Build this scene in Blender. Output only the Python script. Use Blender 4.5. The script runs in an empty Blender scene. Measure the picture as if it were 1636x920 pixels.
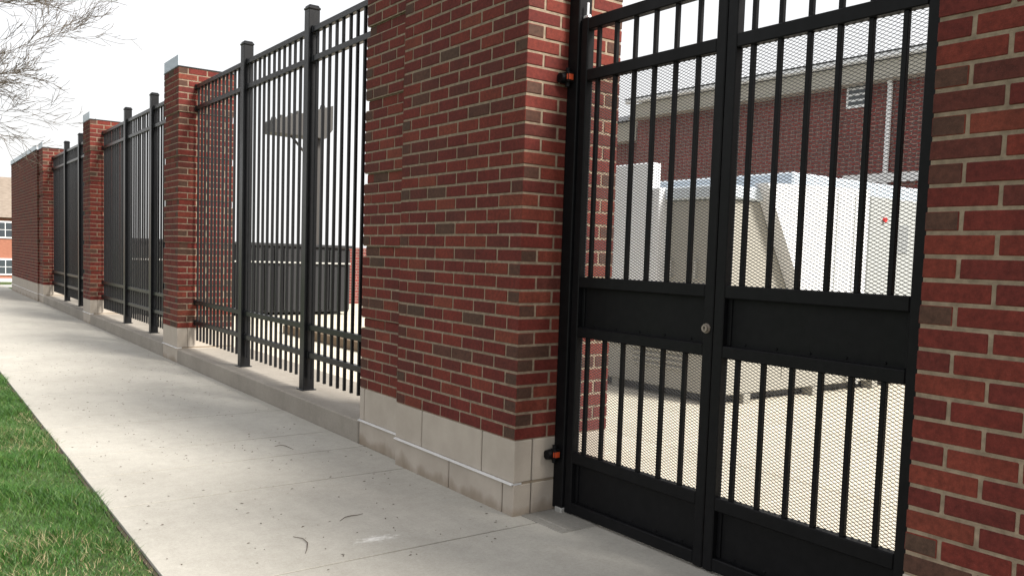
import bpy, math, random
import numpy as np
from mathutils import Vector, Matrix
R = math.radians
random.seed(7)
sc = bpy.context.scene
COL = sc.collection

# ------------------------------------------------------------------ camera
yaw, pitch, roll = 0.6331, -0.0673, 0.0322
fwd = Vector((math.sin(yaw)*math.cos(pitch), math.cos(yaw)*math.cos(pitch), math.sin(pitch)))
rt = Vector((math.cos(yaw), -math.sin(yaw), 0))
up = rt.cross(fwd)
rt2 = rt*math.cos(roll) + up*math.sin(roll)
up2 = -rt*math.sin(roll) + up*math.cos(roll)
cam_d = bpy.data.cameras.new('camera'); cam = bpy.data.objects.new('camera', cam_d); COL.objects.link(cam)
M = Matrix((rt2, up2, -fwd)).transposed().to_4x4(); M.translation = Vector((-2.4624, -3.2988, 1.289))
cam.matrix_world = M
cam_d.sensor_width = 36; cam_d.lens = 1348.43/1636*36; cam_d.shift_y = 40.77/1636
cam_d.clip_start = 0.05; cam_d.clip_end = 3000
sc.camera = cam

# ------------------------------------------------------------------ light
SUN_AZ, SUN_EL = 20, 43          # degrees from -Y towards +X
sdir = Vector((math.sin(R(SUN_AZ))*math.cos(R(SUN_EL)), -math.cos(R(SUN_AZ))*math.cos(R(SUN_EL)), math.sin(R(SUN_EL))))
w = bpy.data.worlds.new('World'); sc.world = w; w.use_nodes = True
nt = w.node_tree; nt.nodes.clear()
out = nt.nodes.new('ShaderNodeOutputWorld'); bg = nt.nodes.new('ShaderNodeBackground')
sky = nt.nodes.new('ShaderNodeTexSky'); sky.sky_type = 'NISHITA'; sky.sun_disc = False
sky.sun_elevation = R(SUN_EL); sky.sun_rotation = math.atan2(sdir.x, sdir.y)
sky.air_density = 1.0; sky.dust_density = 6.0; sky.ozone_density = 1.0
mx = nt.nodes.new('ShaderNodeMix'); mx.data_type = 'RGBA'; mx.inputs[0].default_value = 0.72
mx.inputs[7].default_value = (10.6, 10.5, 10.4, 1)            # thin bright cloud cover over the blue
nt.links.new(sky.outputs[0], mx.inputs[6]); nt.links.new(mx.outputs[2], bg.inputs[0])
bg.inputs[1].default_value = 0.078
nt.links.new(bg.outputs[0], out.inputs[0])
sd = bpy.data.lights.new('sun', 'SUN'); sd.energy = 4.8; sd.angle = R(17); sd.color = (1.0, 0.95, 0.87)
so = bpy.data.objects.new('sun', sd); COL.objects.link(so)
so.rotation_euler = sdir.to_track_quat('Z', 'Y').to_euler()
sc.view_settings.view_transform = 'Standard'; sc.view_settings.look = 'None'
sc.view_settings.exposure = 0.80; sc.view_settings.gamma = 1; sc.view_settings.use_curve_mapping = False

# ------------------------------------------------------------------ helpers
class MB:
    def __init__(s): s.v = []; s.f = []; s.m = []; s.t = []
    def add(s, vs, fs, mi=0, tint=0.5):
        b = len(s.v); s.v += [tuple(p) for p in vs]
        for k, f in enumerate(fs):
            s.f.append(tuple(i+b for i in f)); s.m.append(mi); s.t.append(tint[k] if isinstance(tint, list) else tint)
    def box(s, x0, y0, z0, x1, y1, z1, mi=0, tint=0.5, ch=0.0):
        if ch <= 0:
            vs = [(x, y, z) for x in (x0, x1) for y in (y0, y1) for z in (z0, z1)]
            s.add(vs, [(0,1,3,2),(4,6,7,5),(0,4,5,1),(2,3,7,6),(0,2,6,4),(1,5,7,3)], mi, tint); return
        c = min(ch, (x1-x0)/2.01, (y1-y0)/2.01, (z1-z0)/2.01)
        lo = (x0, y0, z0); hi = (x1, y1, z1); vs = []; idx = {}
        for k in range(8):
            sg = ((k >> 2) & 1, (k >> 1) & 1, k & 1)
            for a in range(3):          # vertex lying on face of axis a
                p = []
                for b_ in range(3):
                    base = hi[b_] if sg[b_] else lo[b_]
                    p.append(base if b_ == a else (base-c if sg[b_] else base+c))
                idx[(sg, a)] = len(vs); vs.append(tuple(p))
        fs = []
        for a in range(3):
            o1, o2 = [q for q in range(3) if q != a]
            for sa in (0, 1):
                q = []
                for (p1, p2) in ((0,0),(1,0),(1,1),(0,1)):
                    sg = [0,0,0]; sg[a] = sa; sg[o1] = p1; sg[o2] = p2; q.append(idx[(tuple(sg), a)])
                fs.append(q)
        for a in range(3):              # edges along axis a
            o1, o2 = [q for q in range(3) if q != a]
            for p1 in (0,1):
                for p2 in (0,1):
                    A = [0,0,0]; A[o1] = p1; A[o2] = p2; B = list(A); B[a] = 1
                    A = tuple(A); B = tuple(B)
                    fs.append([idx[(A,o1)], idx[(B,o1)], idx[(B,o2)], idx[(A,o2)]])
        for k in range(8):
            sg = ((k >> 2) & 1, (k >> 1) & 1, k & 1); fs.append([idx[(sg,0)], idx[(sg,1)], idx[(sg,2)]])
        if ch == .0025:                 # hand-set bricks: no two corners quite alike
            q = .0007; vs = [(a+random.uniform(-q, q), b_+random.uniform(-q, q), c_+random.uniform(-q, q)) for a, b_, c_ in vs]
        s.add(vs, fs, mi, tint)
    def prism(s, pts, axis, a0, a1, mi=0):
        # pts: outline in the two other axes (in order), extruded along axis
        n = len(pts); vs = []
        for a in (a0, a1):
            for p in pts:
                q = list(p); q.insert(axis, a); vs.append(tuple(q))
        fs = [tuple(range(n)), tuple(range(2*n-1, n-1, -1))]
        for i in range(n): fs.append((i, (i+1) % n, (i+1) % n+n, i+n))
        s.add(vs, fs, mi)
    def tube(s, pts, rad, n=6, mi=0, cap=True):
        pts = [Vector(p) for p in pts]; rings = []
        for i, p in enumerate(pts):
            d = (pts[min(i+1, len(pts)-1)] - pts[max(i-1, 0)]).normalized()
            a = d.cross(Vector((0,0,1)));
            if a.length < 1e-3: a = d.cross(Vector((1,0,0)))
            a.normalize(); b = d.cross(a); r = rad[i] if isinstance(rad, (list, tuple)) else rad
            rings.append([p + a*math.cos(2*math.pi*k/n)*r + b*math.sin(2*math.pi*k/n)*r for k in range(n)])
        vs = [q for rg in rings for q in rg]; fs = []
        for i in range(len(pts)-1):
            for k in range(n): fs.append((i*n+k, i*n+(k+1) % n, (i+1)*n+(k+1) % n, (i+1)*n+k))
        if cap: fs += [tuple(range(n)), tuple(range(len(vs)-1, len(vs)-n-1, -1))]
        s.add(vs, fs, mi)
    def build(s, name, mats, parent=None, smooth=False, recalc=True):
        me = bpy.data.meshes.new(name); me.from_pydata(s.v, [], s.f)
        if not isinstance(mats, (list, tuple)): mats = [mats]
        for m in mats: me.materials.append(m)
        me.polygons.foreach_set('material_index', s.m)
        at = me.attributes.new('tint', 'FLOAT', 'FACE'); at.data.foreach_set('value', s.t)
        if recalc:
            import bmesh
            bm = bmesh.new(); bm.from_mesh(me); bmesh.ops.recalc_face_normals(bm, faces=bm.faces); bm.to_mesh(me); bm.free()
        if smooth: me.polygons.foreach_set('use_smooth', [True]*len(me.polygons))
        o = bpy.data.objects.new(name, me); COL.objects.link(o)
        if parent:
            o.parent = parent; pm = parent
            inv = Vector((0,0,0))
            while pm: inv += pm.location; pm = pm.parent
            o.location = -inv if not s.__dict__.get('local') else Vector((0,0,0))
        return o
def tag(o, label=None, cat=None, group=None, kind=None):
    if label: o['label'] = label
    if cat: o['category'] = cat
    if group: o['group'] = group
    if kind: o['kind'] = kind
    return o
def empty(name, loc, label, cat, group=None):
    o = bpy.data.objects.new(name, None); COL.objects.link(o); o.location = loc; o.empty_display_size = .2
    return tag(o, label, cat, group)

# ------------------------------------------------------------------ materials
def mat(name, base=(.5,.5,.5), rough=.6, metal=0.0):
    m = bpy.data.materials.new(name); m.use_nodes = True
    b = m.node_tree.nodes['Principled BSDF']
    b.inputs['Base Color'].default_value = (*base, 1); b.inputs['Roughness'].default_value = rough
    b.inputs['Metallic'].default_value = metal
    return m, m.node_tree, b
def N(nt, t, **k):
    n = nt.nodes.new(t)
    for a, v in k.items():
        if a.startswith('i_'): n.inputs[int(a[2:])].default_value = v
        else: setattr(n, a, v)
    return n
def coords(nt, scale=(1,1,1)):
    tc = N(nt, 'ShaderNodeNewGeometry'); mp = N(nt, 'ShaderNodeMapping'); mp.inputs['Scale'].default_value = scale
    nt.links.new(tc.outputs['Position'], mp.inputs['Vector']); return mp.outputs[0]
def noise(nt, vec, scale, detail=4, rough=.6):
    n = N(nt, 'ShaderNodeTexNoise'); n.inputs['Scale'].default_value = scale
    n.inputs['Detail'].default_value = detail; n.inputs['Roughness'].default_value = rough
    nt.links.new(vec, n.inputs['Vector']); return n.outputs[0]
def ramp(nt, fac, stops, interp='LINEAR'):
    r = N(nt, 'ShaderNodeValToRGB'); r.color_ramp.interpolation = interp
    el = r.color_ramp.elements
    while len(el) < len(stops): el.new(0.5)
    for e, (p, c) in zip(el, stops):
        e.position = p; e.color = (*c, 1) if len(c) == 3 else c
    nt.links.new(fac, r.inputs[0]); return r.outputs[0]
def mixc(nt, fac, a, b, mode='MIX'):
    m = N(nt, 'ShaderNodeMix', data_type='RGBA', blend_type=mode)
    for i, s_ in ((0, fac), (6, a), (7, b)):
        if isinstance(s_, (int, float)): m.inputs[i].default_value = s_
        elif isinstance(s_, tuple): m.inputs[i].default_value = (*s_, 1)
        else: nt.links.new(s_, m.inputs[i])
    return m.outputs[2]
def bump(nt, b, h, strength=.3, dist=.002):
    n = N(nt, 'ShaderNodeBump'); n.inputs['Strength'].default_value = strength; n.inputs['Distance'].default_value = dist
    nt.links.new(h, n.inputs['Height']); nt.links.new(n.outputs[0], b.inputs['Normal'])

# fired clay brick, one colour per brick (from the face attribute)
def brick_mat(name, gain=1.0):
    m, t, b = mat(name, rough=.85)
    at = N(t, 'ShaderNodeAttribute', attribute_name='tint')
    g = lambda c: tuple(x*gain for x in c)
    base = ramp(t, at.outputs['Fac'], [(0, g((.062,.038,.028))), (.10, g((.074,.035,.026))), (.14, g((.082,.024,.019))), (.3, g((.095,.0185,.0155))),
                                   (.6, g((.112,.0205,.0160))), (.85, g((.130,.026,.018))), (1, g((.138,.036,.023)))])
    v = coords(t)
    n1 = noise(t, v, 55, 5, .7); n2 = noise(t, v, 9, 3); n6 = noise(t, coords(t, (1, 1, .35)), 2.2, 4, .6)
    c = mixc(t, .5, base, ramp(t, n1, [(.3, (.35,.33,.33)), (.7, (1.6,1.52,1.45))]), 'MULTIPLY')
    c = mixc(t, .35, c, ramp(t, n2, [(.35, (.7,.7,.7)), (.65, (1.25,1.2,1.15))]), 'MULTIPLY')
    c = mixc(t, .45, c, ramp(t, n6, [(.3, (.72,.70,.70)), (.7, (1.22,1.2,1.18))]), 'MULTIPLY')
    n4 = noise(t, v, 320, 2, .5)
    c = mixc(t, ramp(t, n4, [(.66, (0,0,0)), (.76, (.2,.2,.2))]), c, (.30,.16,.12))
    t.links.new(c, b.inputs['Base Color'])
    n3 = noise(t, v, 260, 3, .6); hh = mixc(t, .5, n1, n3)
    bump(t, b, hh, .7, .0025); b.inputs['Specular IOR Level'].default_value = .22
    return m
BRICK = brick_mat('brick_clay')
MORTAR, t, b = mat('mortar', rough=.95)
v = coords(t); n1 = noise(t, v, 30, 5); n2 = noise(t, v, 300, 3)
t.links.new(ramp(t, n1, [(.3, (.155,.118,.083)), (.7, (.285,.222,.16))]), b.inputs['Base Color']); bump(t, b, n2, .6, .002)

STONE, t, b = mat('cast_stone', rough=.85)      # buff cast stone with old damp marks near the pavement
v = coords(t); n1 = noise(t, v, 5, 6, .6); n2 = noise(t, v, 240, 3); sv = coords(t, (1, 1, .55)); n3 = noise(t, sv, 4.3, 4, .55)
sp = N(t, 'ShaderNodeSeparateXYZ'); t.links.new(v, sp.inputs[0])
c = ramp(t, n1, [(.3, (.33,.29,.245)), (.7, (.40,.355,.305))])
mr = N(t, 'ShaderNodeMapRange'); t.links.new(sp.outputs[2], mr.inputs[0]); mr.inputs[1].default_value = .015; mr.inputs[2].default_value = .16; mr.inputs[3].default_value = .22; mr.inputs[4].default_value = -.34
ad = N(t, 'ShaderNodeMath', operation='ADD'); t.links.new(n3, ad.inputs[0]); t.links.new(mr.outputs[0], ad.inputs[1])
c = mixc(t, ramp(t, ad.outputs[0], [(.54, (0,0,0)), (.70, (.55,.55,.55)), (.9, (.85,.85,.85))]), c, (.19,.145,.10))
c = mixc(t, .25, c, ramp(t, n2, [(.3, (.7,.7,.7)), (.7, (1.2,1.2,1.2))]), 'MULTIPLY')
t.links.new(c, b.inputs['Base Color']); bump(t, b, n2, .4, .001)

def concrete(name, lo, hi, specks=True):
    m, t, b = mat(name, rough=.9)
    v = coords(t); n1 = noise(t, v, 1.3, 6, .62); n2 = noise(t, v, 14, 6, .7); n3 = noise(t, v, 330, 3, .7); n5 = noise(t, coords(t, (3.5,.7,1)), 2.2, 5, .7)
    c = ramp(t, n1, [(.28, lo), (.72, hi)])
    c = mixc(t, .55, c, ramp(t, n2, [(.3, (.84,.835,.82)), (.7, (1.1,1.1,1.1))]), 'MULTIPLY')
    c = mixc(t, .3, c, ramp(t, n5, [(.3, (.84,.83,.81)), (.7, (1.1,1.1,1.1))]), 'MULTIPLY')
    c = mixc(t, .5, c, ramp(t, n3, [(.3, (.6,.59,.57)), (.7, (1.3,1.3,1.3))]), 'MULTIPLY')
    n7 = noise(t, v, 70, 4, .7)
    c = mixc(t, .35, c, ramp(t, n7, [(.32, (.72,.71,.69)), (.68, (1.18,1.18,1.18))]), 'MULTIPLY')
    if specks:
        vo = N(t, 'ShaderNodeTexVoronoi'); vo.inputs['Scale'].default_value = 14; t.links.new(v, vo.inputs['Vector'])
        n4 = noise(t, v, 6, 2)
        gate = ramp(t, n4, [(.55, (0,0,0)), (.6, (1,1,1))])
        sp_ = ramp(t, vo.outputs['Distance'], [(.035, (.8,.8,.8)), (.07, (0,0,0))])
        c = mixc(t, mixc(t, 1.0, gate, sp_, 'MULTIPLY'), c, (.10,.08,.06))
    t.links.new(c, b.inputs['Base Color']); bump(t, b, mixc(t, .4, n3, n2), .5, .002)
    return m
WALK = concrete('sidewalk_concrete', (.345,.332,.30), (.425,.41,.373))
t = WALK.node_tree; b = t.nodes['Principled BSDF']; old = b.inputs['Base Color'].links[0].from_socket
v = coords(t); mp = N(t, 'ShaderNodeMapping'); t.links.new(v, mp.inputs['Vector']); mp.vector_type = 'POINT'
mp.inputs['Location'].default_value = (.72*5.0, -.055*13, 0); mp.inputs['Scale'].default_value = (5.0, 13, 0)
gl = N(t, 'ShaderNodeVectorMath', operation='LENGTH'); t.links.new(mp.outputs[0], gl.inputs[0])
n1 = noise(t, coords(t, (14, 30, 1)), 1.6, 6, .75)
a_ = N(t, 'ShaderNodeMath', operation='MULTIPLY_ADD'); t.links.new(gl.outputs['Value'], a_.inputs[0]); a_.inputs[1].default_value = -.42; a_.inputs[2].default_value = .30
s_ = N(t, 'ShaderNodeMath', operation='ADD'); t.links.new(a_.outputs[0], s_.inputs[0]); t.links.new(n1, s_.inputs[1])
t.links.new(mixc(t, ramp(t, s_.outputs[0], [(.58, (0,0,0)), (.80, (.75,.75,.75))]), old, (.72,.72,.70)), b.inputs['Base Color'])
KERB = concrete('kerb_concrete', (.21,.19,.165), (.30,.275,.24), False)
YARD = concrete('yard_concrete', (.50,.46,.38), (.60,.56,.47), False)
DAMP = concrete('threshold_concrete', (.20,.195,.18), (.28,.27,.245), False)
CHALK = mat('chalk_white', (.72,.72,.70), .9)[0]

PAINT, t, b = mat('black_gloss_paint', (.012,.013,.017), .33)
v = coords(t); n1 = noise(t, v, 20, 4); n2 = noise(t, v, 180, 2)
t.links.new(ramp(t, n1, [(.3, (.0028,.0033,.0045)), (.75, (.005,.0056,.0075))]), b.inputs['Base Color'])
t.links.new(ramp(t, n2, [(.3, (.26,.26,.26)), (.75, (.40,.40,.40))]), b.inputs['Roughness']); bump(t, b, n2, .12, .001)
b.inputs['Specular IOR Level'].default_value = .32
GPAINT, t, b = mat('gate_satin_paint', (.004,.0042,.005), .5)
v = coords(t); n1 = noise(t, v, 26, 4); n2 = noise(t, v, 180, 2)
t.links.new(ramp(t, n1, [(.3, (.0032,.0034,.0042)), (.75, (.0062,.0062,.0072))]), b.inputs['Base Color'])
n8 = noise(t, coords(t, (1, 1, .3)), 5, 5, .7)
t.links.new(ramp(t, n8, [(.3, (.40,.40,.40)), (.75, (.62,.62,.62))]), b.inputs['Roughness']); bump(t, b, n2, .2, .001)
b.inputs['Specular IOR Level'].default_value = .14
MESHM = mat('mesh_paint', (.045,.046,.05), .42)[0]
STEEL = mat('galvanised_steel', (.85,.86,.88), .3, .55)[0]
GALV = mat('dull_galvanised', (.42,.42,.40), .6, .4)[0]
CAP, t, b = mat('cap_metal', (.42,.48,.55), .38, .35)
ORANGE = mat('orange_plastic', (.42,.055,.015), .4)[0]
BRASS = mat('worn_lock_metal', (.26,.22,.19), .5, .5)[0]
SEALANT = mat('joint_sealant', (.20,.16,.115), .8)[0]
DARKJ = mat('dark_joint', (.07,.055,.04), .9)[0]

# ------------------------------------------------------------------ ground
def heightline(y): return 0 if y < 24 else (-2.2*min(1, (y-24)/50))
m, t, b = mat('lawn_soil', rough=.95)
v = coords(t); n1 = noise(t, v, 3, 5); n2 = noise(t, v, 40, 5, .7)
c = ramp(t, n1, [(.3, (.028,.055,.010)), (.7, (.055,.095,.020))]); c = mixc(t, .6, c, ramp(t, n2, [(.3, (.5,.5,.45)), (.7, (1.4,1.35,1.2))]), 'MULTIPLY')
t.links.new(c, b.inputs['Base Color']); bump(t, b, n2, .8, .02); LAWN = m
g = MB(); ys = [-400, -60, 0, 24, 34, 44, 54, 64, 74, 200, 1200]; xs = [-1200, -100, -20, 20, 100, 1200]
vs = [(x, y, heightline(y)-.02) for y in ys for x in xs]
fs = [(j*len(xs)+i, j*len(xs)+i+1, (j+1)*len(xs)+i+1, (j+1)*len(xs)+i) for j in range(len(ys)-1) for i in range(len(xs)-1)]
g.add(vs, fs); tag(g.build('ground', LAWN), kind='structure')

# pavement: slabs with tooled joints between them
joints = [-12, -10.6, -9.2, -7.8, -6.4, -5.0, -3.8, -2.7, -1.5, -.13, 1.10, 1.74, 2.28, 3.2, 4.65, 6.2, 7.5, 8.9, 10.3, 11.7, 13.1, 14.5, 15.9, 17.3, 18.7, 20.1, 21.5, 22.9, 25]
s = MB()
for a, b_ in zip(joints[:-1], joints[1:]):
    s.box(-1.63, a+.0055, -.10, .36 if b_ < .0 else .052, b_-.0055, 0, ch=.0015)
tag(s.build('pavement', WALK), kind='structure')
s = MB(); s.box(-1.628, -12, -.10, .35, 1.1, -.005); s.box(-1.628, 1.101, -.10, .050, 25, -.005); tag(s.build('pavement_bed', mat('joint_dirt', (.07,.055,.04), .95)[0]), kind='structure')
s = MB(); s.box(.0535, -.32, -.02, .34, -.004, .0035, ch=.002); s.box(.10, -.30, .0, .30, -.06, .0065, ch=.003)
tag(s.build('threshold', DAMP), kind='structure')
s = MB(); xs_ = [.362, 1.9, 3.4, 6.4, 9.4, 14, 30]; ys_ = [-14, -8, -5, -3.5, -2, -.5, .8, 1.9, 4, 7, 10, 13, 16, 20, 26]
for a, b_ in zip(xs_[:-1], xs_[1:]):
    for c_, d_ in zip(ys_[:-1], ys_[1:]): s.box((.803 if (a < .4 and c_ >= 1.9) else a)+.004, c_+.004, -.1, b_-.004, d_-.004, 0, ch=.004)
s.box(.37, -14, -.1, 30, 26, -.009); tag(s.build('yard_paving', YARD), kind='structure')
m, t, b = mat('far_road', (.33,.33,.33), .9)
s = MB(); s.box(-60, 25.0, -.14, 60, 25.8, -.03); tag(s.build('road', m), kind='structure')

# raised kerb under the fence
s = MB(); CZ = .15
for a, b_ in ((1.852, 6.37), (6.985, 11.50), (12.115, 16.725)):
    s.box(.055, a, -.1, .80, b_, CZ, ch=.008)
for a in (6.37, 11.50, 16.725):
    pass
tag(s.build('fence_kerb', KERB), kind='structure')

# ------------------------------------------------------------------ brick piers
C = .0677; B = .2032; Z0 = .38
def tint(header):
    r = random.random()
    if header == 2: return random.uniform(0, .13) if r < .6 else random.uniform(.14, 1)
    return random.uniform(0, .12) if r < .035 else random.uniform(.14, 1)
def ends(axis, chamf, p=.5):
    # header ends are often flashed to a dull brown while the long face stays red
    t_ = tint(0)
    e_ = random.uniform(0, .13) if random.random() < p else t_
    if chamf > 0:
        L_ = [t_]*26; L_[axis*2] = e_; L_[axis*2+1] = e_; return L_
    return [e_ if (axis == 0 and k in (0, 1)) or (axis == 1 and k in (2, 3)) else t_ for k in range(6)]
def brickwork(x0, y0, nx, ny, courses, recess=(), phase=0, ch=.0025, back=True, z0=Z0, rec=.015, far_end=True):
    mb = MB(); J = .0062; T = .096
    X1 = x0+nx*B; Y1 = y0+ny*B
    for k in range(courses):
        ins = rec if k in recess else 0
        za, zb = z0+k*C+J, z0+(k+1)*C-J
        a0, b0, a1, b1 = x0+ins, y0+ins, X1-ins, Y1-ins
        mb.box(a0+.0035, b0+.0035, z0+k*C-.0002, a1-.0035, b1-.0035, z0+(k+1)*C+.0002, mi=1)
        typB = (k+phase) % 2 == 0
        def run(fixed, lo, hi, axis, off, last_lo, last_hi):
            # stretchers of module B between lo and hi
            p = lo
            n = int(round((hi-lo)/B*2))/2
            edges = [lo]; q = lo
            while q < hi-1e-4:
                q = min(q+B, hi); edges.append(q)
            for e0, e1 in zip(edges[:-1], edges[1:]):
                j = random.uniform(-.0012, .0012); jz = random.uniform(-.0008, .0008); jl = random.uniform(-.0012, .0012)
                s0 = e0 + (J+jl if e0 > lo+1e-5 or not last_lo else 0); s1 = e1 - (J-jl if e1 < hi-1e-5 or not last_hi else 0)
                d0, d1 = (fixed+j, fixed+T) if off > 0 else (fixed-T, fixed-j)
                s0 = max(s0, lo_clip[axis]); s1 = min(s1, hi_clip[axis])
                yield (s0, s1, d0, d1, jz, (e1-e0) < B*.75)
        lo_clip = (a0, b0); hi_clip = (a1, b1)
        t2 = B/2
        if typB:
            # y-faces full length (run along x), x-faces between
            for fixed, off in ((b0, 1), (b1, -1)):
                if off < 0 and not far_end: continue
                for s0, s1, d0, d1, jz, hd in run(fixed, x0, X1, 0, off, True, True): mb.box(s0, d0, za+jz, s1, d1, zb+jz, tint=ends(0, ch), ch=ch)
            for fixed, off in ((a0, 1), (a1, -1)):
                if off < 0 and not back: continue
                for s0, s1, d0, d1, jz, hd in run(fixed, y0+t2, Y1-t2, 1, off, False, False): mb.box(d0, s0, za+jz, d1, s1, zb+jz, tint=tint(False), ch=ch)
        else:
            for fixed, off in ((a0, 1), (a1, -1)):
                if off < 0 and not back: continue
                for s0, s1, d0, d1, jz, hd in run(fixed, y0, Y1, 1, off, True, True): mb.box(d0, s0, za+jz, d1, s1, zb+jz, tint=ends(1, ch), ch=ch)
            for fixed, off in ((b0, 1), (b1, -1)):
                if off < 0 and not far_end: continue
                for s0, s1, d0, d1, jz, hd in run(fixed, x0+t2, X1-t2, 0, off, False, False): mb.box(s0, d0, za+jz, s1, d1, zb+jz, tint=tint(True), ch=ch)
    return mb
REC = (6, 13, 20, 27, 34)
def pier(name, x0, y0, nx, ny, label, group, recess=(), phase=0, ch=.0025, joints_up=(), joints_low=(), base_low=0.0, cap=None, courses=42, back=True, side_joint=None, flash=True, far_end=True, nears=True):
    X1 = x0+nx*B; Y1 = y0+ny*B
    root = empty(name, ((x0+X1)/2, (y0+Y1)/2, 0), label, 'brick pier', group)
    brickwork(x0, y0, nx, ny, courses, recess, phase, ch, back, far_end=far_end).build('brickwork', [BRICK, MORTAR], root)
    e = .001
    def blocks(edges, za, zb, out_):
        mb = MB()
        mb.box(x0+.012, y0+.012, za+.001, X1-.012, Y1-.012, zb-.001, mi=1)
        for a, b_ in zip(edges[:-1], edges[1:]):
            mb.box(x0-out_, (a if a == edges[0] else a+.0045), za, x0+.11, (b_ if b_ == edges[-1] else b_-.0045), zb, ch=.004)
        sj = x0 + .10 if side_joint else X1
        # near and far end blocks behind the front row
        mb.box(x0+.117 if side_joint else x0+.112, y0-out_, za, X1, y0+.1, zb, ch=.004)
        mb.box(x0+.112, Y1-.1, za, X1, Y1+out_, zb, ch=.004); mb.box(X1-.1, y0+.102, za, X1+out_, Y1-.102, zb, ch=.004)
        return mb
    ju = [y0-e] + sorted(joints_up) + [Y1+e]; jl = [y0-e] + sorted(joints_low) + [Y1+e]
    blocks(ju, .168, Z0-.001, 0).build('plinth_course', [STONE, DARKJ], root)
    if base_low <= 0: blocks(jl, -.05, .158, 0).build('plinth_base', [STONE, DARKJ], root)
    if flash:
        f = MB(); f.prism([(x0+.05, .1585), (x0-.014, .1585), (x0-.014, .1625), (x0+.0, .1675), (x0+.05, .1675)], 1, y0-.001, Y1+.001)
        # outline is given as (x, z)
        f.build('flashing_strip', STEEL, root)
        g_ = MB(); g_.box(x0+.002, y0+.002, .157, X1-.002, Y1-.002, .1685); g_.build('sealant_joint', SEALANT, root)
    if cap:
        zt = Z0+courses*C
        f = MB(); f.box(x0-.004, y0-.004, zt, X1+.004, Y1+.004, zt+.012); f.build('roof_membrane', PAINT, root)
        f = MB(); f.box(x0-.006, y0-.002, zt+.010, x0-.001, Y1-.03, zt+.125); f.box(x0+.0, y0-.002, zt+.0125, x0+.05, Y1-.03, zt+.015)
        f.build('cap_upstand', CAP, root)
    return root

pier('brick_pier', 0.0, 0.0, 3, 6, 'wide smooth red brick pier at the left side of the black gate', 'brick piers of the yard wall', phase=0,
     joints_up=(.288, .909), joints_low=(.094, .604), courses=48, side_joint=True)
pier('banded_brick_pier', .055, 6*B+.0008, 3, 3, 'banded brick pier joined to the far edge of the wide smooth pier beside the gate', 'brick piers of the yard wall', REC, phase=0,
     joints_up=(1.765,), joints_low=(), courses=48)
pier('banded_brick_pier', .055, 6.37, 3, 3, 'banded brick pier with blue-grey metal upstand, first standing free past the gate', 'brick piers of the yard wall', REC, phase=0, cap=True)
pier('banded_brick_pier', .055, 11.50, 3, 3, 'banded brick pier with small metal upstand between the two farther fence panels', 'brick piers of the yard wall', REC, phase=0, cap=True, ch=.0)
pier('banded_brick_pier', .055, 16.725, 3, 3, 'banded brick pier at the near end of the long far brick wall', 'brick piers of the yard wall', REC, phase=0, cap=True, ch=.0)
pier('brick_pier', -.03, -2.008-6*B, 3, 6, 'smooth red brick pier at the right side of the black gate, nearest of all', 'brick piers of the yard wall', phase=1,
     courses=48, flash=True)
# long solid wall at the far end
wr = empty('brick_wall', (.3, 20, 0), 'long solid red brick wall beyond the farthest banded pier, pale metal strip on top', 'wall')
wy0 = 16.725+3*B+.001
brickwork(.055-.03, wy0, 3, 24, 42, (), 0, 0, False).build('brickwork', [BRICK, MORTAR], wr)
q = MB(); q.box(.02, wy0, -.05, .63, wy0+24*B, .158, ch=.004); q.box(.022, wy0, .168, .63, wy0+24*B, .379, ch=.004); q.build('plinth', STONE, wr)
q = MB(); q.box(.012, wy0, .158, .05, wy0+24*B, .168); q.build('flashing_strip', STEEL, wr)
q = MB(); q.box(.012, wy0, 3.224, .018, wy0+24*B, 3.33); q.box(.012, wy0, 3.224, .64, wy0+24*B, 3.234); q.build('cap_upstand', CAP, wr)
# kerb continues under the free piers
s = MB()
# ------------------------------------------------------------------ fence panels
def fence(ya, yb, posts, label):
    root = empty('metal_fence', (.25, (ya+yb)/2, CZ), label, 'fence', 'black metal fence panels between the brick piers')
    for py in posts:
        p = MB(); p.box(.205, py, CZ, .298, py+.093, 3.185, ch=.004)
        po = p.build('post', PAINT, root)
        p = MB(); p.box(.199, py-.006, 3.1853, .304, py+.099, 3.206, ch=.006); p.box(.207, py+.002, 3.200, .296, py+.091, 3.222, ch=.008); p.build('post_cap', PAINT, po)
        p = MB(); p.box(.19, py-.015, CZ, .313, py+.108, CZ+.008, ch=.002); p.build('base_plate', PAINT, po)
    spans = []; c = ya
    for py in sorted(posts): spans.append((c, py)); c = py+.093
    spans.append((c, yb))
    for z0, z1 in ((3.005, 3.05), (2.775, 2.82), (.645, .69), (.42, .465)):
        for a, b_ in spans:
            r_ = MB(); r_.box(.232, a, z0, .275, b_, z1, ch=.003)
            for e0, e1 in ((a, a+.035), (b_-.035, b_)): r_.box(.226, e0+.0005, z0-.006, .281, e1-.0005, z1+.006, ch=.002)
            r_.build('rail', PAINT, root)
    tmpl = None
    for a, b_ in spans:
        n = int(round((b_-a)/.124)); d = (b_-a)/n
        for i in range(n):
            y = a + d*(i+.5)
            if tmpl is None:
                k = MB(); k.box(-.0107, -.0107, .245, .0107, .0107, 3.045, ch=.0015); tmpl = k
                o = k.build('picket', PAINT, root)
            else:
                o = first.copy(); COL.objects.link(o); o.parent = root
            first = o
            o.location = Vector((.2535, y, 0)) - root.location
            o.rotation_euler = (0, random.uniform(-.0008,.0008), random.uniform(-.02,.02))
    return root
fence(1.835, 6.37, (3.165, 4.70), 'black metal picket fence bay nearest the gate, bright yard showing through')
fence(6.985, 11.50, (8.22, 9.73), 'black picket fence bay between the first and second free-standing banded piers')
fence(12.115, 16.725, (13.45, 14.98), 'farthest and narrowest looking black picket fence bay before the long brick wall')

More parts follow.
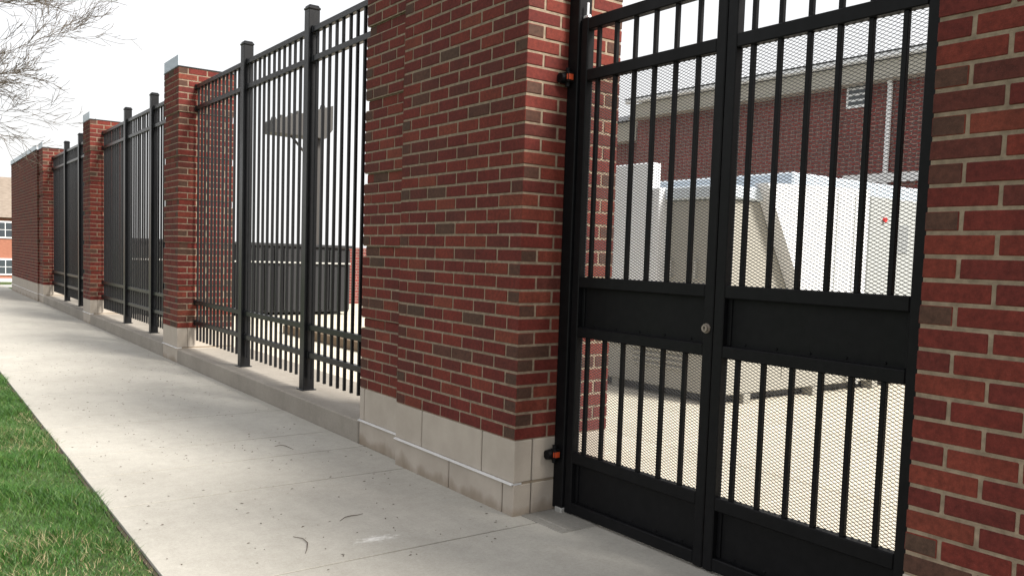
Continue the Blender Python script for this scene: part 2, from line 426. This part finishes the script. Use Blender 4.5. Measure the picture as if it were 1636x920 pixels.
# ------------------------------------------------------------------ gate
GX = .262; TH = .045
def gate_post(y0, y1, label, orange, side):
    root = empty('gate_post', (GX, (y0+y1)/2, 0), label, 'gate post', 'black posts of the gate')
    p = MB(); p.box(GX-.012, y0, .018, GX+.07, y1, 2.62, ch=.004); p.build('post', GPAINT, root)
    p = MB(); p.box(GX-.02, y0-.006, 2.62, GX+.078, y1+.006, 2.64, ch=.005); p.build('post_cap', GPAINT, root)
    for z in orange:
        ym = y1-.012 if side > 0 else y0+.012
        h = MB(); h.box(GX-.052, ym-.045, z-.026, GX-.0125, ym+.0, z+.026, ch=.006)
        ho = h.build('hinge', GPAINT, root)
        h = MB(); h.tube([(GX-.034, ym-.02, z-.045), (GX-.034, ym-.02, z+.045)], .012, 12); h.build('hinge_pin', GPAINT, ho)
        h = MB(); h.tube([(GX-.075, ym-.006, z-.004), (GX-.045, ym-.006, z-.004)], [.024, .027], 20); h.build('knob', GPAINT, ho)
        h = MB(); h.box(GX-.056, ym-.044, z-.013, GX-.0522, ym-.036, z+.013, ch=.001); h.box(GX-.050, ym-.0485, z-.014, GX-.022, ym-.0452, z+.014, ch=.001); h.build('orange_cap', ORANGE, ho)
    f = MB(); f.box(GX-.02, (y0+y1)/2-.045, .0, GX+.05, (y0+y1)/2+.01, .028, ch=.004); f.build('foot_bracket', GALV, root)
    return root
gate_post(-.079, -.003, 'black square gate post against the wide brick pier on the left, orange hinge caps', (2.175, .30), 1)
gate_post(-1.953, -1.872, 'black square gate post tucked behind the nearest brick pier on the right', (2.175, .075), -1)

def expanded_mesh(y0, y1, z0, z1, x, L=.0275, S=.0135, wd=.0020, th=.0018):
    ny = max(1, int(round((y1-y0)/(L/2)))); nz = max(1, int(round((z1-z0)/(S/2))))
    dy = (y1-y0)/ny; dz = (z1-z0)/nz
    i, j = np.meshgrid(np.arange(ny), np.arange(nz), indexing='ij')
    i = i.ravel(); j = j.ravel(); up_ = ((i+j) % 2 == 0)
    ya = y0+i*dy; yb = ya+dy; za = z0+np.where(up_, j, j+1)*dz; zb = z0+np.where(up_, j+1, j)*dz
    n = len(i); V = np.zeros((n, 8, 3)); 
    nyv = -(zb-za); nzv = (yb-ya); ln = np.hypot(nyv, nzv); nyv, nzv = nyv/ln*wd/2, nzv/ln*wd/2
    # slanting strand: top edge set back, as slit-and-stretched sheet
    for k, (yy, zz) in enumerate(((ya, za), (yb, zb))):
        for q, (sg, dx) in enumerate(((-1, 0), (1, .0012), (1, .0012+th), (-1, th))):
            V[:, k*4+q, 0] = x+dx; V[:, k*4+q, 1] = yy+sg*nyv; V[:, k*4+q, 2] = zz+sg*nzv
    F = np.array([[0,1,5,4],[1,2,6,5],[2,3,7,6],[3,0,4,7]])
    faces = (np.arange(n)[:, None, None]*8 + F[None]).reshape(-1, 4)
    return V.reshape(-1, 3), faces
def np_mesh(name, V, F, m, parent):
    me = bpy.data.meshes.new(name); k = F.shape[1]
    me.vertices.add(len(V)); me.vertices.foreach_set('co', V.ravel())
    me.loops.add(F.size); me.loops.foreach_set('vertex_index', F.ravel().astype(np.int32))
    me.polygons.add(len(F)); me.polygons.foreach_set('loop_start', np.arange(0, F.size, k, dtype=np.int32)); me.polygons.foreach_set('loop_total', np.full(len(F), k, dtype=np.int32))
    me.materials.append(m); me.update(calc_edges=True); me.validate()
    o = bpy.data.objects.new(name, me); COL.objects.link(o)
    if parent: o.parent = parent; o.location = -parent.location
    return o
def leaf(ya, yb, pick, label, lock):
    # ya > yb : from left stile outer edge to right stile outer edge (towards the viewer's right)
    root = empty('gate_leaf', (GX, (ya+yb)/2, .01), label, 'gate', 'leaves of the black double gate')
    st = .05
    for (a, b_) in ((ya-st, ya), (yb, yb+st)):
        p = MB(); p.box(GX, a, .008, GX+TH, b_, 2.455, ch=.004); p.build('stile', GPAINT, root)
    i0, i1 = yb+st, ya-st
    for z0, z1 in ((2.395, 2.452), (2.150, 2.205), (1.147, 1.200), (.902, .952), (.268, .324), (.012, .068)):
        p = MB(); p.box(GX+.001, i0, z0, GX+TH-.001, i1, z1, ch=.004); p.build('rail', GPAINT, root)
    for z0, z1 in ((.952, 1.147), (.068, .268)):
        p = MB(); p.box(GX+.034, i0, z0, GX+.038, i1, z1)
        p.box(GX+.026, i0+.0, z0, GX+.0335, i0+.02, z1, ch=.002); p.box(GX+.026, i1-.02, z0, GX+.0335, i1, z1, ch=.002)
        po = p.build('sheet_panel', GPAINT, root)
        for k in range(5):
            y = i0+.09+(i1-i0-.18)*k/4
            p = MB(); p.tube([(GX+.0335, y, z0+.012), (GX+.030, y, z0+.012)], [.006, .004], 10); p.build('rivet', GPAINT, po)
    for (z0, z1) in ((.324, .902), (1.200, 2.150), (2.205, 2.395)):
        for y in pick:
            p = MB(); p.box(GX+.012, y-.0095, z0, GX+.031, y+.0095, z1, ch=.0015); p.build('picket', GPAINT, root)
    for z0, z1 in ((.320, .906), (1.196, 2.154)):
        V, F = expanded_mesh(i0-.004, i1+.004, z0, z1, GX+.0335)
        np_mesh('mesh_screen', V, F, MESHM, root)
    if lock:
        y = yb+st/2+.004
        p = MB(); p.tube([(GX-.0005, y, 1.018), (GX-.006, y, 1.018)], [.021, .020], 24); lo = p.build('lock_rose', BRASS, root)
        p = MB(); p.tube([(GX-.006, y, 1.018), (GX-.016, y, 1.018)], [.0165, .015], 24); l2 = p.build('lock_cylinder', BRASS, lo)
        p = MB(); p.box(GX-.0172, y-.0015, 1.010, GX-.0162, y+.0015, 1.026); p.box(GX-.0172, y-.004, 1.018, GX-.0162, y+.004, 1.024); p.build('keyhole', GPAINT, lo)
    else:
        p = MB(); p.box(GX+TH, yb+.03, .2, GX+TH+.02, yb+.05, 2.3, ch=.003); p.build('stiffener', GPAINT, root)
    return root
leaf(-.083, -.986, (-.195, -.317, -.444, -.572, -.699, -.828), 'left leaf of the black barred gate, the one carrying the round lock', True)
leaf(-.991, -1.868, (-1.110, -1.236, -1.366, -1.490, -1.612, -1.737), 'right leaf of the black barred gate, beside the nearest brick pier', False)
# hanging chain bolt at the gate top
ch_ = empty('hanging_bolt', (GX, -.11, 2.47), 'short bright steel bolt standing on the top corner of the left gate leaf', 'bolt')
p = MB(); p.tube([(GX+.02, -.105, 2.452), (GX+.02, -.105, 2.53)], .006, 8); p.build('rod', STEEL, ch_)
p = MB(); p.tube([(GX+.02, -.12, 2.462), (GX+.02, -.085, 2.462)], .011, 10); p.build('nut', STEEL, ch_)

# ------------------------------------------------------------------ yard: generator
BEIGE, t, b = mat('beige_enclosure', (.30,.29,.255), .55)
SUNLIT, t, b = mat('sunlit_enclosure', (.70,.72,.75), .5)  # sunlight on the beige enclosure, put into a white colour
PALEB = mat('pale_roof_sheet', (.50,.56,.62), .4)[0]
GREYP = mat('grey_panel', (.36,.38,.38), .5)[0]
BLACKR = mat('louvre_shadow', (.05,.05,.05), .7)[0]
GLASS0 = mat('meter_glass', (.28,.30,.31), .3)[0]
RED = mat('red_button', (.7,.03,.03), .4)[0]
gr = empty('generator', (5, 3, 0), 'large beige generator enclosure with sunlit areas built as white blocks, standing in the yard behind the gate', 'generator')
gx, gy = 3.47, 1.67
p = MB(); p.box(gx, gy, .09, 7.6, 5.6, 1.86, ch=.01)
for k in range(1, 4): p.box(gx-.006, gy+k*.95, .2, gx-.0001, gy+k*.95+.025, 1.84)
p.box(4.42, gy-.006, .2, 4.445, gy-.0001, 1.84)
p.build('enclosure', BEIGE, gr)
p = MB(); p.box(gx-.05, gy-.05, 1.863, 7.7, 5.7, 1.985, ch=.015); p.build('roof', PALEB, gr)
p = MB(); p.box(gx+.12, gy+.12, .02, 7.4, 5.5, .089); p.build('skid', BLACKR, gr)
for x in (3.9, 4.97, 6.04, 7.1):
    p = MB(); p.box(x-.05, gy-.02, .0, x+.05, gy+.11, .089, ch=.004); p.build('foot', BEIGE, gr)
for y in (3.0, 4.3, 5.3):
    p = MB(); p.box(gx+.03, y-.05, .0, gx+.13, y+.05, .089, ch=.004); p.build('foot', BEIGE, gr)
p = MB(); p.prism([(3.86, 2.02), (5.50, 2.08), (5.50, .5), (4.78, .5), (4.42, 1.08)], 1, gy-.16, gy-.0065); p.build('sunlit_wedge', SUNLIT, gr)  # sunlit area built as a white block, slanted side follows the shadow edge
p = MB(); p.box(5.56, gy-.14, .4, 7.3, gy-.0065, 2.02, ch=.01); pn = p.build('control_cabinet', GREYP, gr)
p = MB(); p.tube([(5.81, gy-.145, 1.79), (5.81, gy-.17, 1.79)], .024, 16); p.build('stop_button', RED, pn)
for y0_ in (2.0, 3.6):
    p = MB(); p.box(gx-.018, y0_, .75, gx-.0065, y0_+.75, .82, ch=.003)
    for k in range(9): p.box(gx-.02, y0_+.03, .28+k*.05, gx-.0065, y0_+.72, .305+k*.05, ch=.003)
    p.build('louvre_vent', BEIGE, gr)
for y0_ in (1.95, 2.25):
    p = MB(); p.tube([(gx-.03, y0_, 1.15), (gx-.03, y0_, 1.30)], .009, 8); p.box(gx-.028, y0_-.01, 1.14, gx-.0, y0_+.01, 1.155); p.box(gx-.028, y0_-.01, 1.295, gx-.0, y0_+.01, 1.31); p.build('door_handle', GALV, gr)
for k in range(7):
    p = MB(); p.tube([(gx-.008, 1.72, .3+k*.24), (gx-.016, 1.72, .3+k*.24)], .010, 8); p.build('bolt', GALV, gr)
p = MB(); p.tube([(5.53, gy-.10, .1), (5.53, gy-.10, 2.02), (5.53, gy+.2, 2.06)], .028, 10); p.build('conduit', GALV, gr)
for x in (4.95, 5.25):
    p = MB(); p.box(x-.008, gy-.164, .55, x+.008, gy-.1605, 2.0); p.build('panel_seam', GREYP, gr)
for k in range(6):
    p = MB(); p.box(6.5, gy-.150, .7+k*.06, 7.1, gy-.1405, .73+k*.06, ch=.003); p.build('louvre_slat', BLACKR, pn)
p = MB(); p.box(5.98, gy-.147, 1.45, 6.30, gy-.1405, 1.75, ch=.003); p.build('meter_window', GLASS0, pn)
p = MB(); p.box(5.0, gy+.4, 1.987, 7.5, gy+2.6, 2.25, ch=.02); p.build('roof_box', PALEB, gr)
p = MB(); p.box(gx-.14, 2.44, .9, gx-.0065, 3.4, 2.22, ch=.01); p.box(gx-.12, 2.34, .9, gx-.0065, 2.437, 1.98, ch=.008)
hb = p.build('sunlit_box', SUNLIT, gr)  # white box added for the sunlit part of the beige side
p = MB(); p.box(gx-.16, 2.93, 1.0, gx-.142, 2.99, 1.85, ch=.004); p.build('louvre', GREYP, hb)

# timber edging on the yard
WOOD = mat('weathered_timber', (.16,.115,.075), .9)[0]
p = MB(); p.box(2.35, 5.6, 0, 2.50, 9.2, .13, ch=.01); tag(p.build('timber_edging', WOOD), 'low brown timber edging lying on the pale yard behind the nearest fence bay', 'edging')

# dark ribbed steel bin
DK = mat('dark_steel', (.009,.0095,.012), .6)[0]
br = empty('steel_container', (2.9, 13.2, 0), 'dark ribbed steel container on the yard seen through the nearest fence bay', 'container')
p = MB(); p.box(.9, 12.6, .06, 5.05, 14.2, 1.34, ch=.01)
x = 1.0
while x < 5.0: p.box(x, 12.56, .1, x+.05, 12.5995, 1.3, ch=.004); x += .19
p.build('body', DK, br)
p = MB(); p.box(.86, 12.54, 1.343, 5.09, 14.24, 1.40, ch=.01); p.build('top_rim', DK, br)
p = MB(); p.box(.9, 12.545, 1.02, 5.05, 12.559, 1.05); p.build('side_rail', GALV, br)
for x in (1.1, 4.8):
    p = MB(); p.box(x-.08, 12.65, 0, x+.08, 14.1, .059); p.build('skid', DK, br)

# canopy on a pole behind
cn = empty('floodlight_mast', (5.75, 16, 0), 'grey floodlight bank on a tall mast seen through the fence bay nearest the gate', 'floodlight')
LG = mat('lamp_grey', (.045,.042,.040), .6)[0]
p = MB(); p.tube([(5.75, 16, 0), (5.75, 16, 4.6)], [.11, .09], 12); p.tube([(5.05, 16, 4.0), (5.72, 16, 3.3)], [.03, .03], 8); p.build('mast', LG, cn)
p = MB(); p.prism([(4.55, 3.95), (5.85, 3.93), (6.02, 4.15), (6.02, 4.72), (5.4, 4.5), (4.55, 4.22)], 1, 15.7, 16.3); p.build('lamp_arm', LG, cn)
for k in range(7):
    x = 4.66+k*.2; zt = 4.22+(x-4.55)*.35
    p = MB(); p.tube([(x, 15.95, zt-.06), (x, 15.95, zt+.06)], [.085, .05], 12); p.build('lamp_head', LG, cn)

# ------------------------------------------------------------------ brick building behind
BW, t, b = mat('house_brick', rough=.9)
v = coords(t); sp = N(t, 'ShaderNodeSeparateXYZ'); cb = N(t, 'ShaderNodeCombineXYZ'); t.links.new(v, sp.inputs[0])
sm = N(t, 'ShaderNodeMath', operation='ADD'); t.links.new(sp.outputs[0], sm.inputs[0]); t.links.new(sp.outputs[1], sm.inputs[1])
t.links.new(sm.outputs[0], cb.inputs[0]); t.links.new(sp.outputs[2], cb.inputs[1])
bt = N(t, 'ShaderNodeTexBrick'); bt.inputs['Scale'].default_value = 1; bt.inputs['Brick Width'].default_value = .2032; bt.inputs['Row Height'].default_value = .0677
bt.inputs['Mortar Size'].default_value = .005; bt.inputs['Color1'].default_value = (.17,.030,.026,1); bt.inputs['Color2'].default_value = (.12,.032,.028,1); bt.inputs['Mortar'].default_value = (.24,.19,.16,1)
t.links.new(cb.outputs[0], bt.inputs['Vector']); n1 = noise(t, v, 2, 4)
t.links.new(mixc(t, .5, bt.outputs[0], ramp(t, n1, [(.3, (.75,.75,.75)), (.7, (1.2,1.2,1.2))]), 'MULTIPLY'), b.inputs['Base Color'])
CREAM = mat('cream_trim', (.36,.34,.295), .7)[0]
WTRIM = mat('white_trim', (.75,.76,.78), .5)[0]
SLATE, t, b = mat('roof_shingle', rough=.9); v = coords(t); n1 = noise(t, coords(t, (1,1,8)), 6, 4)
t.links.new(ramp(t, n1, [(.3, (.045,.05,.06)), (.7, (.10,.105,.115))]), b.inputs['Base Color'])
GLASS = mat('window_glass', (.05,.06,.07), .08)[0]
bd = empty('brick_building', (14, 2, 0), 'red brick building with cream eaves and a downspout behind the yard', 'building')
p = MB(); p.box(10, -12, -.1, 19, 9.5, 4.163); p.build('wall', BW, bd)
p = MB(); p.box(9.72, -12.3, 4.165, 19.3, 9.5, 4.20); p.box(9.74, -12.28, 4.202, 19.28, 9.48, 4.45, ch=.01); p.build('eaves', CREAM, bd)
p = MB(); p.box(9.62, -12.3, 4.46, 9.76, 9.52, 4.54, ch=.02); p.build('gutter', WTRIM, bd)
p = MB(); p.add([(9.60,-12.3,4.55),(19.3,-12.3,4.55),(19.3,9.54,4.55),(9.60,9.54,4.55),(14.5,-7.5,5.35),(14.5,5,5.35)], [(0,3,5,4),(1,4,5,2),(0,4,1),(3,2,5),(0,1,2,3)]); p.build('roof', SLATE, bd)
p = MB(); p.tube([(9.80, 3.97, 4.46), (9.95, 3.97, 4.1), (9.95, 3.97, .1)], .04, 10); p.build('downspout', WTRIM, bd)
p = MB(); p.box(9.965, 4.30, 3.83, 9.999, 4.72, 4.24, ch=.004); wn = p.build('window', WTRIM, bd)
for k in range(4):
    p = MB(); p.box(9.960, 4.34, 3.875+k*.09, 9.9645, 4.68, 3.93+k*.09); p.build('pane', GLASS, wn)
p = MB(); p.box(9.94, 6.87, 3.93, 9.999, 6.99, 4.03, ch=.01); p.build('wall_lamp', WTRIM, bd)
p = MB(); p.box(9.95, -12, 2.62, 9.999, 4.7, 2.76); p.build('stone_band', WTRIM, bd)
wg = empty('brick_wing', (14, 14, 0), 'lower red brick wing with cream eaves beyond the far end of the brick building', 'building')
p = MB(); p.box(10.6, 9.9, -.1, 18, 15, 3.84); p.build('wall', BW, wg)
p = MB(); p.box(10.3, 9.85, 3.842, 18.3, 15.3, 4.25, ch=.01); p.build('eaves', CREAM, wg)
p = MB(); p.add([(10.2,9.82,4.26),(18.3,9.82,4.26),(18.3,15.3,4.26),(10.2,15.3,4.26),(13.5,11,5.2),(15,14,5.2)], [(0,1,4),(1,2,5,4),(2,3,5),(3,0,4,5),(0,1,2,3)]); p.build('roof', SLATE, wg)
# low brick wall at the yard's far side
p = MB(); p.box(5.75, 15.8, 0, 9.9, 16.1, 1.38); lw = p.build('low_brick_wall', BW); tag(lw, 'low red brick wall beyond the right end of the dark steel container', 'wall')

# ------------------------------------------------------------------ far house
hs = empty('brick_house', (-4, 84, -2.2), 'distant orange brick house with brown roof at the left end of the street', 'house')
HB, t, b = mat('orange_brick', rough=.9); v = coords(t); n1 = noise(t, coords(t, (1,1,6)), 4, 5)
t.links.new(ramp(t, n1, [(.3, (.24,.095,.06)), (.7, (.34,.14,.09))]), b.inputs['Base Color'])
HR, t, b = mat('brown_shingle', rough=.9); n1 = noise(t, coords(t, (1,1,5)), 3, 5)
t.links.new(ramp(t, n1, [(.3, (.15,.12,.095)), (.7, (.24,.20,.165))]), b.inputs['Base Color'])
p = MB(); p.box(-14, 80, -2.3, 12, 90, 3.2); p.build('wall', HB, hs)
p = MB(); p.add([(-14.4,79.6,3.2),(12.4,79.6,3.2),(12.4,90.4,3.2),(-14.4,90.4,3.2),(-14.4,85,6.9),(12.4,85,6.9)], [(0,1,5,4),(2,3,4,5),(0,4,3),(1,2,5),(0,1,2,3)]); p.build('roof', HR, hs)
p = MB(); p.box(1.5, 83.2, 4.5, 4.7, 85.5, 8.3); cm_ = p.build('chimney', HB, hs)
p = MB(); p.box(1.3, 83.0, 6.75, 4.9, 85.7, 7.0); p.build('chimney_trim', WTRIM, cm_)
p = MB(); p.box(-14, 79.9, -2.3, 12, 79.99, -1.95); p.build('foundation', WTRIM, hs)
for x in (-10.5, -7, -3.5, 0.2, 5.3, 9):
    for z0, z1 in ((1.55, 2.8), (-1.55, -.35)):
        p = MB(); p.box(x-.75, 79.9, z0-.1, x+.55, 79.99, z1+.1); f = p.build('window', WTRIM, hs)
        p = MB()
        for a in (0, 1):
            for c_ in (0, 1): p.box(x-.66+a*.58, 79.87, z0+c_*(z1-z0)/2+.03, x-.66+a*.58+.52, 79.895, z0+(c_+1)*(z1-z0)/2-.03)
        p.build('pane', GLASS, f)
p = MB(); p.box(4.2, 79.9, 1.45, 5.3, 79.985, 2.9)

# ------------------------------------------------------------------ tree
BARK, t, b = mat('pale_bark', rough=.9); v = coords(t); n1 = noise(t, v, 18, 5)
t.links.new(ramp(t, n1, [(.3, (.075,.06,.047)), (.7, (.14,.115,.09))]), b.inputs['Base Color'])
rnd = random.Random(11)
tr = empty('bare_tree', (-3.9, 12.4, 0), 'bare leafless tree by the pavement whose thin twigs reach in from the left', 'tree')
p = MB(); p.tube([(-3.9,12.4,-.1),(-3.9,12.4,.3),(-3.86,12.42,1.2),(-3.92,12.4,2.2),(-3.88,12.38,3.4),(-3.8,12.3,5),(-3.85,12.4,7)], [.24,.17,.145,.13,.11,.08,.03], 12); p.build('trunk', BARK, tr, True)
def grow(mb, p0, d, L, r, depth):
    n = 7 if depth < 2 else 5; pts = [p0]; rad = [r]; d = d.normalized(); pos = p0.copy()
    for i in range(n):
        d = (d + Vector((rnd.uniform(-.16,.16), rnd.uniform(-.16,.16), rnd.uniform(-.10,.17)))).normalized()
        pos = pos + d*L/n; pts.append(pos.copy()); rad.append(max(.0034, r*(1-(i+1)/n*.68)))
        if depth < 4:
            k = 2 if depth in (1, 2) else 1
            for _ in range(k):
                if depth == 0 and i < 1: continue
                if rnd.random() < (.77 if depth < 3 else .4):
                    ax = d.orthogonal().normalized(); ax.rotate(Matrix.Rotation(rnd.uniform(0, 6.28), 3, d))
                    nd = (d + ax*rnd.uniform(.45,.9) + Vector((.12, 0, .05))).normalized()
                    grow(mb, pos.copy(), nd, L*rnd.uniform(.35,.58), rad[-1]*rnd.uniform(.5,.68), depth+1)
    mb.tube(pts, rad, 5 if depth < 2 else 3, cap=False)
for (z, dx, dy, dz, L, r) in ((2.55, 1, -.18, .30, 3.5, .038), (2.9, 1, .05, .50, 3.6, .042), (3.3, 1, -.3, .55, 3.6, .04), (3.7, 1, .3, .72, 3.4, .036), (4.2, .7, .3, 1.0, 3.3, .034),
                              (2.7, -.8, .5, .6, 3.0, .04), (3.1, -.6, -.8, .7, 3.0, .04), (3.6, .1, 1, .9, 3.0, .036), (4.4, .0, -1, 1.0, 2.9, .03), (4.8, -.7, .1, 1.0, 2.8, .03)):
    mb = MB(); grow(mb, Vector((-3.88, 12.4, z)), Vector((dx, dy, dz)), L*.80, r, 0); mb.build('branch', BARK, tr, True, recalc=False)

# ------------------------------------------------------------------ grass verge
rs = np.random.RandomState(3)
def blades(n, x0, x1, y0, y1, hmin, hmax, wmax, seed):
    r_ = np.random.RandomState(seed)
    x = r_.uniform(x0, x1, n); y = r_.uniform(y0, y1, n)
    cl = (np.sin(x*9+np.sin(y*4)*2)+np.sin(y*7.3+x*5)+np.sin(x*23+y*17)*.6)*.25+.6
    h = r_.uniform(hmin, hmax, n)*np.clip(cl, .35, 1.2); a = r_.uniform(0, 2*np.pi, n); wv = r_.uniform(.4, 1, n)*wmax
    x = np.where(x > -1.68, x + .030*np.sin(y*11)*np.sin(y*3.7+1)*(r_.uniform(0, 1, n) > .3), x)
    lean = r_.uniform(.3, 1.5, n)*h; la = r_.uniform(0, 2*np.pi, n)
    V = np.zeros((n, 5, 3)); ca, sa = np.cos(a)*wv, np.sin(a)*wv; lx, ly = np.cos(la)*lean, np.sin(la)*lean
    z = -.022
    V[:, 0] = np.c_[x-ca, y-sa, np.full(n, z)]; V[:, 1] = np.c_[x+ca, y+sa, np.full(n, z)]
    V[:, 2] = np.c_[x+ca*.7+lx*.4, y+sa*.7+ly*.4, z+h*.6]; V[:, 3] = np.c_[x-ca*.7+lx*.4, y-sa*.7+ly*.4, z+h*.6]
    V[:, 4] = np.c_[x+lx, y+ly, z+h]
    return V, r_.uniform(0, 1, n), x, y
V, ti, gx_, gy_ = blades(230000, -3.4, -1.637, -.5, 8.5, .032, .068, .0018, 5)
n = len(V); me = bpy.data.meshes.new('grass'); me.vertices.add(n*5); me.vertices.foreach_set('co', V.ravel())
ar = np.arange(n)*5
loops = np.stack([ar, ar+1, ar+2, ar+3, ar+3, ar+2, ar+4], 1).ravel().astype(np.int32)
me.loops.add(len(loops)); me.loops.foreach_set('vertex_index', loops)
ls = np.stack([np.arange(n)*7, np.arange(n)*7+4], 1).ravel().astype(np.int32); lt = np.tile([4, 3], n).astype(np.int32)
me.polygons.add(2*n); me.polygons.foreach_set('loop_start', ls); me.polygons.foreach_set('loop_total', lt)
# dead straw grows in patches
pt = (np.sin(gx_*3.1+1.0)*np.sin(gy_*2.3+.6)+np.sin(gx_*7+gy_*5.1)*.5); ti = np.where((pt > .40) & (ti > .84), .93+ti*.07, np.where(ti > .985, 1.0, ti*.9))
me.update(calc_edges=True)
at = me.attributes.new('tint', 'FLOAT', 'FACE'); at.data.foreach_set('value', np.repeat(ti, 2).astype(np.float32))
GR, t, b = mat('grass_blade', rough=.55); at_ = N(t, 'ShaderNodeAttribute', attribute_name='tint')
t.links.new(ramp(t, at_.outputs['Fac'], [(0, (.016,.060,.005)), (.5, (.030,.105,.009)), (.86, (.070,.155,.018)), (.93, (.20,.155,.07)), (1, (.30,.25,.14))]), b.inputs['Base Color'])
b.inputs['Subsurface Weight'].default_value = 0
me.materials.append(GR); go = bpy.data.objects.new('grass', me); COL.objects.link(go); tag(go, 'short green lawn with dry straw patches beside the pavement', 'grass', kind='stuff')
SOIL = mat('edge_soil', (.045,.032,.02), .95)[0]
p = MB(); p.box(-1.648, -12, -.09, -1.6305, 24, -.014); tag(p.build('soil_edge', SOIL), kind='structure')

# ------------------------------------------------------------------ litter
TW = mat('twig_brown', (.07,.05,.035), .9)[0]
for pts, lab in (([(-1.03,.262,.003),(-1.005,.21,.006),(-1.008,.15,.005),(-1.035,.09,.004),(-1.065,.035,.003)], 'thin curved brown twig on the pavement, closest to the lawn'),
                 ([(-.755,.365,.003),(-.715,.395,.006),(-.68,.404,.005),(-.645,.402,.004),(-.612,.412,.003)], 'short brown twig on the pavement just above the white chalky smear'),
                 ([(-.47,1.99,.003),(-.43,2.0,.007),(-.405,1.97,.005),(-.40,1.92,.004),(-.395,1.86,.003)], 'small bent twig on the pavement in front of the nearest fence bay')):
    mb = MB(); mb.tube(pts, [.0010,.0017,.0019,.0015,.0009], 6); tag(mb.build('twig', TW), lab, 'twig', 'twigs lying on the pavement')
mb = MB(); r_ = random.Random(5)
for _ in range(520):
    x, y = r_.uniform(-1.58, .0), r_.uniform(-.3, 9); a = r_.uniform(0, 6.28); l = r_.uniform(.003, .012); w_ = r_.uniform(.002, .004)
    ca, sa = math.cos(a), math.sin(a)
    mb.add([(x-ca*l, y-sa*l, .0015), (x+sa*w_, y-ca*w_, .003), (x+ca*l, y+sa*l, .002), (x-sa*w_, y+ca*w_, .0045)], [(0,1,2,3)])
tag(mb.build('leaf_litter', TW, recalc=False), 'tiny dark bits of leaf litter scattered on the pavement', 'litter', kind='stuff')
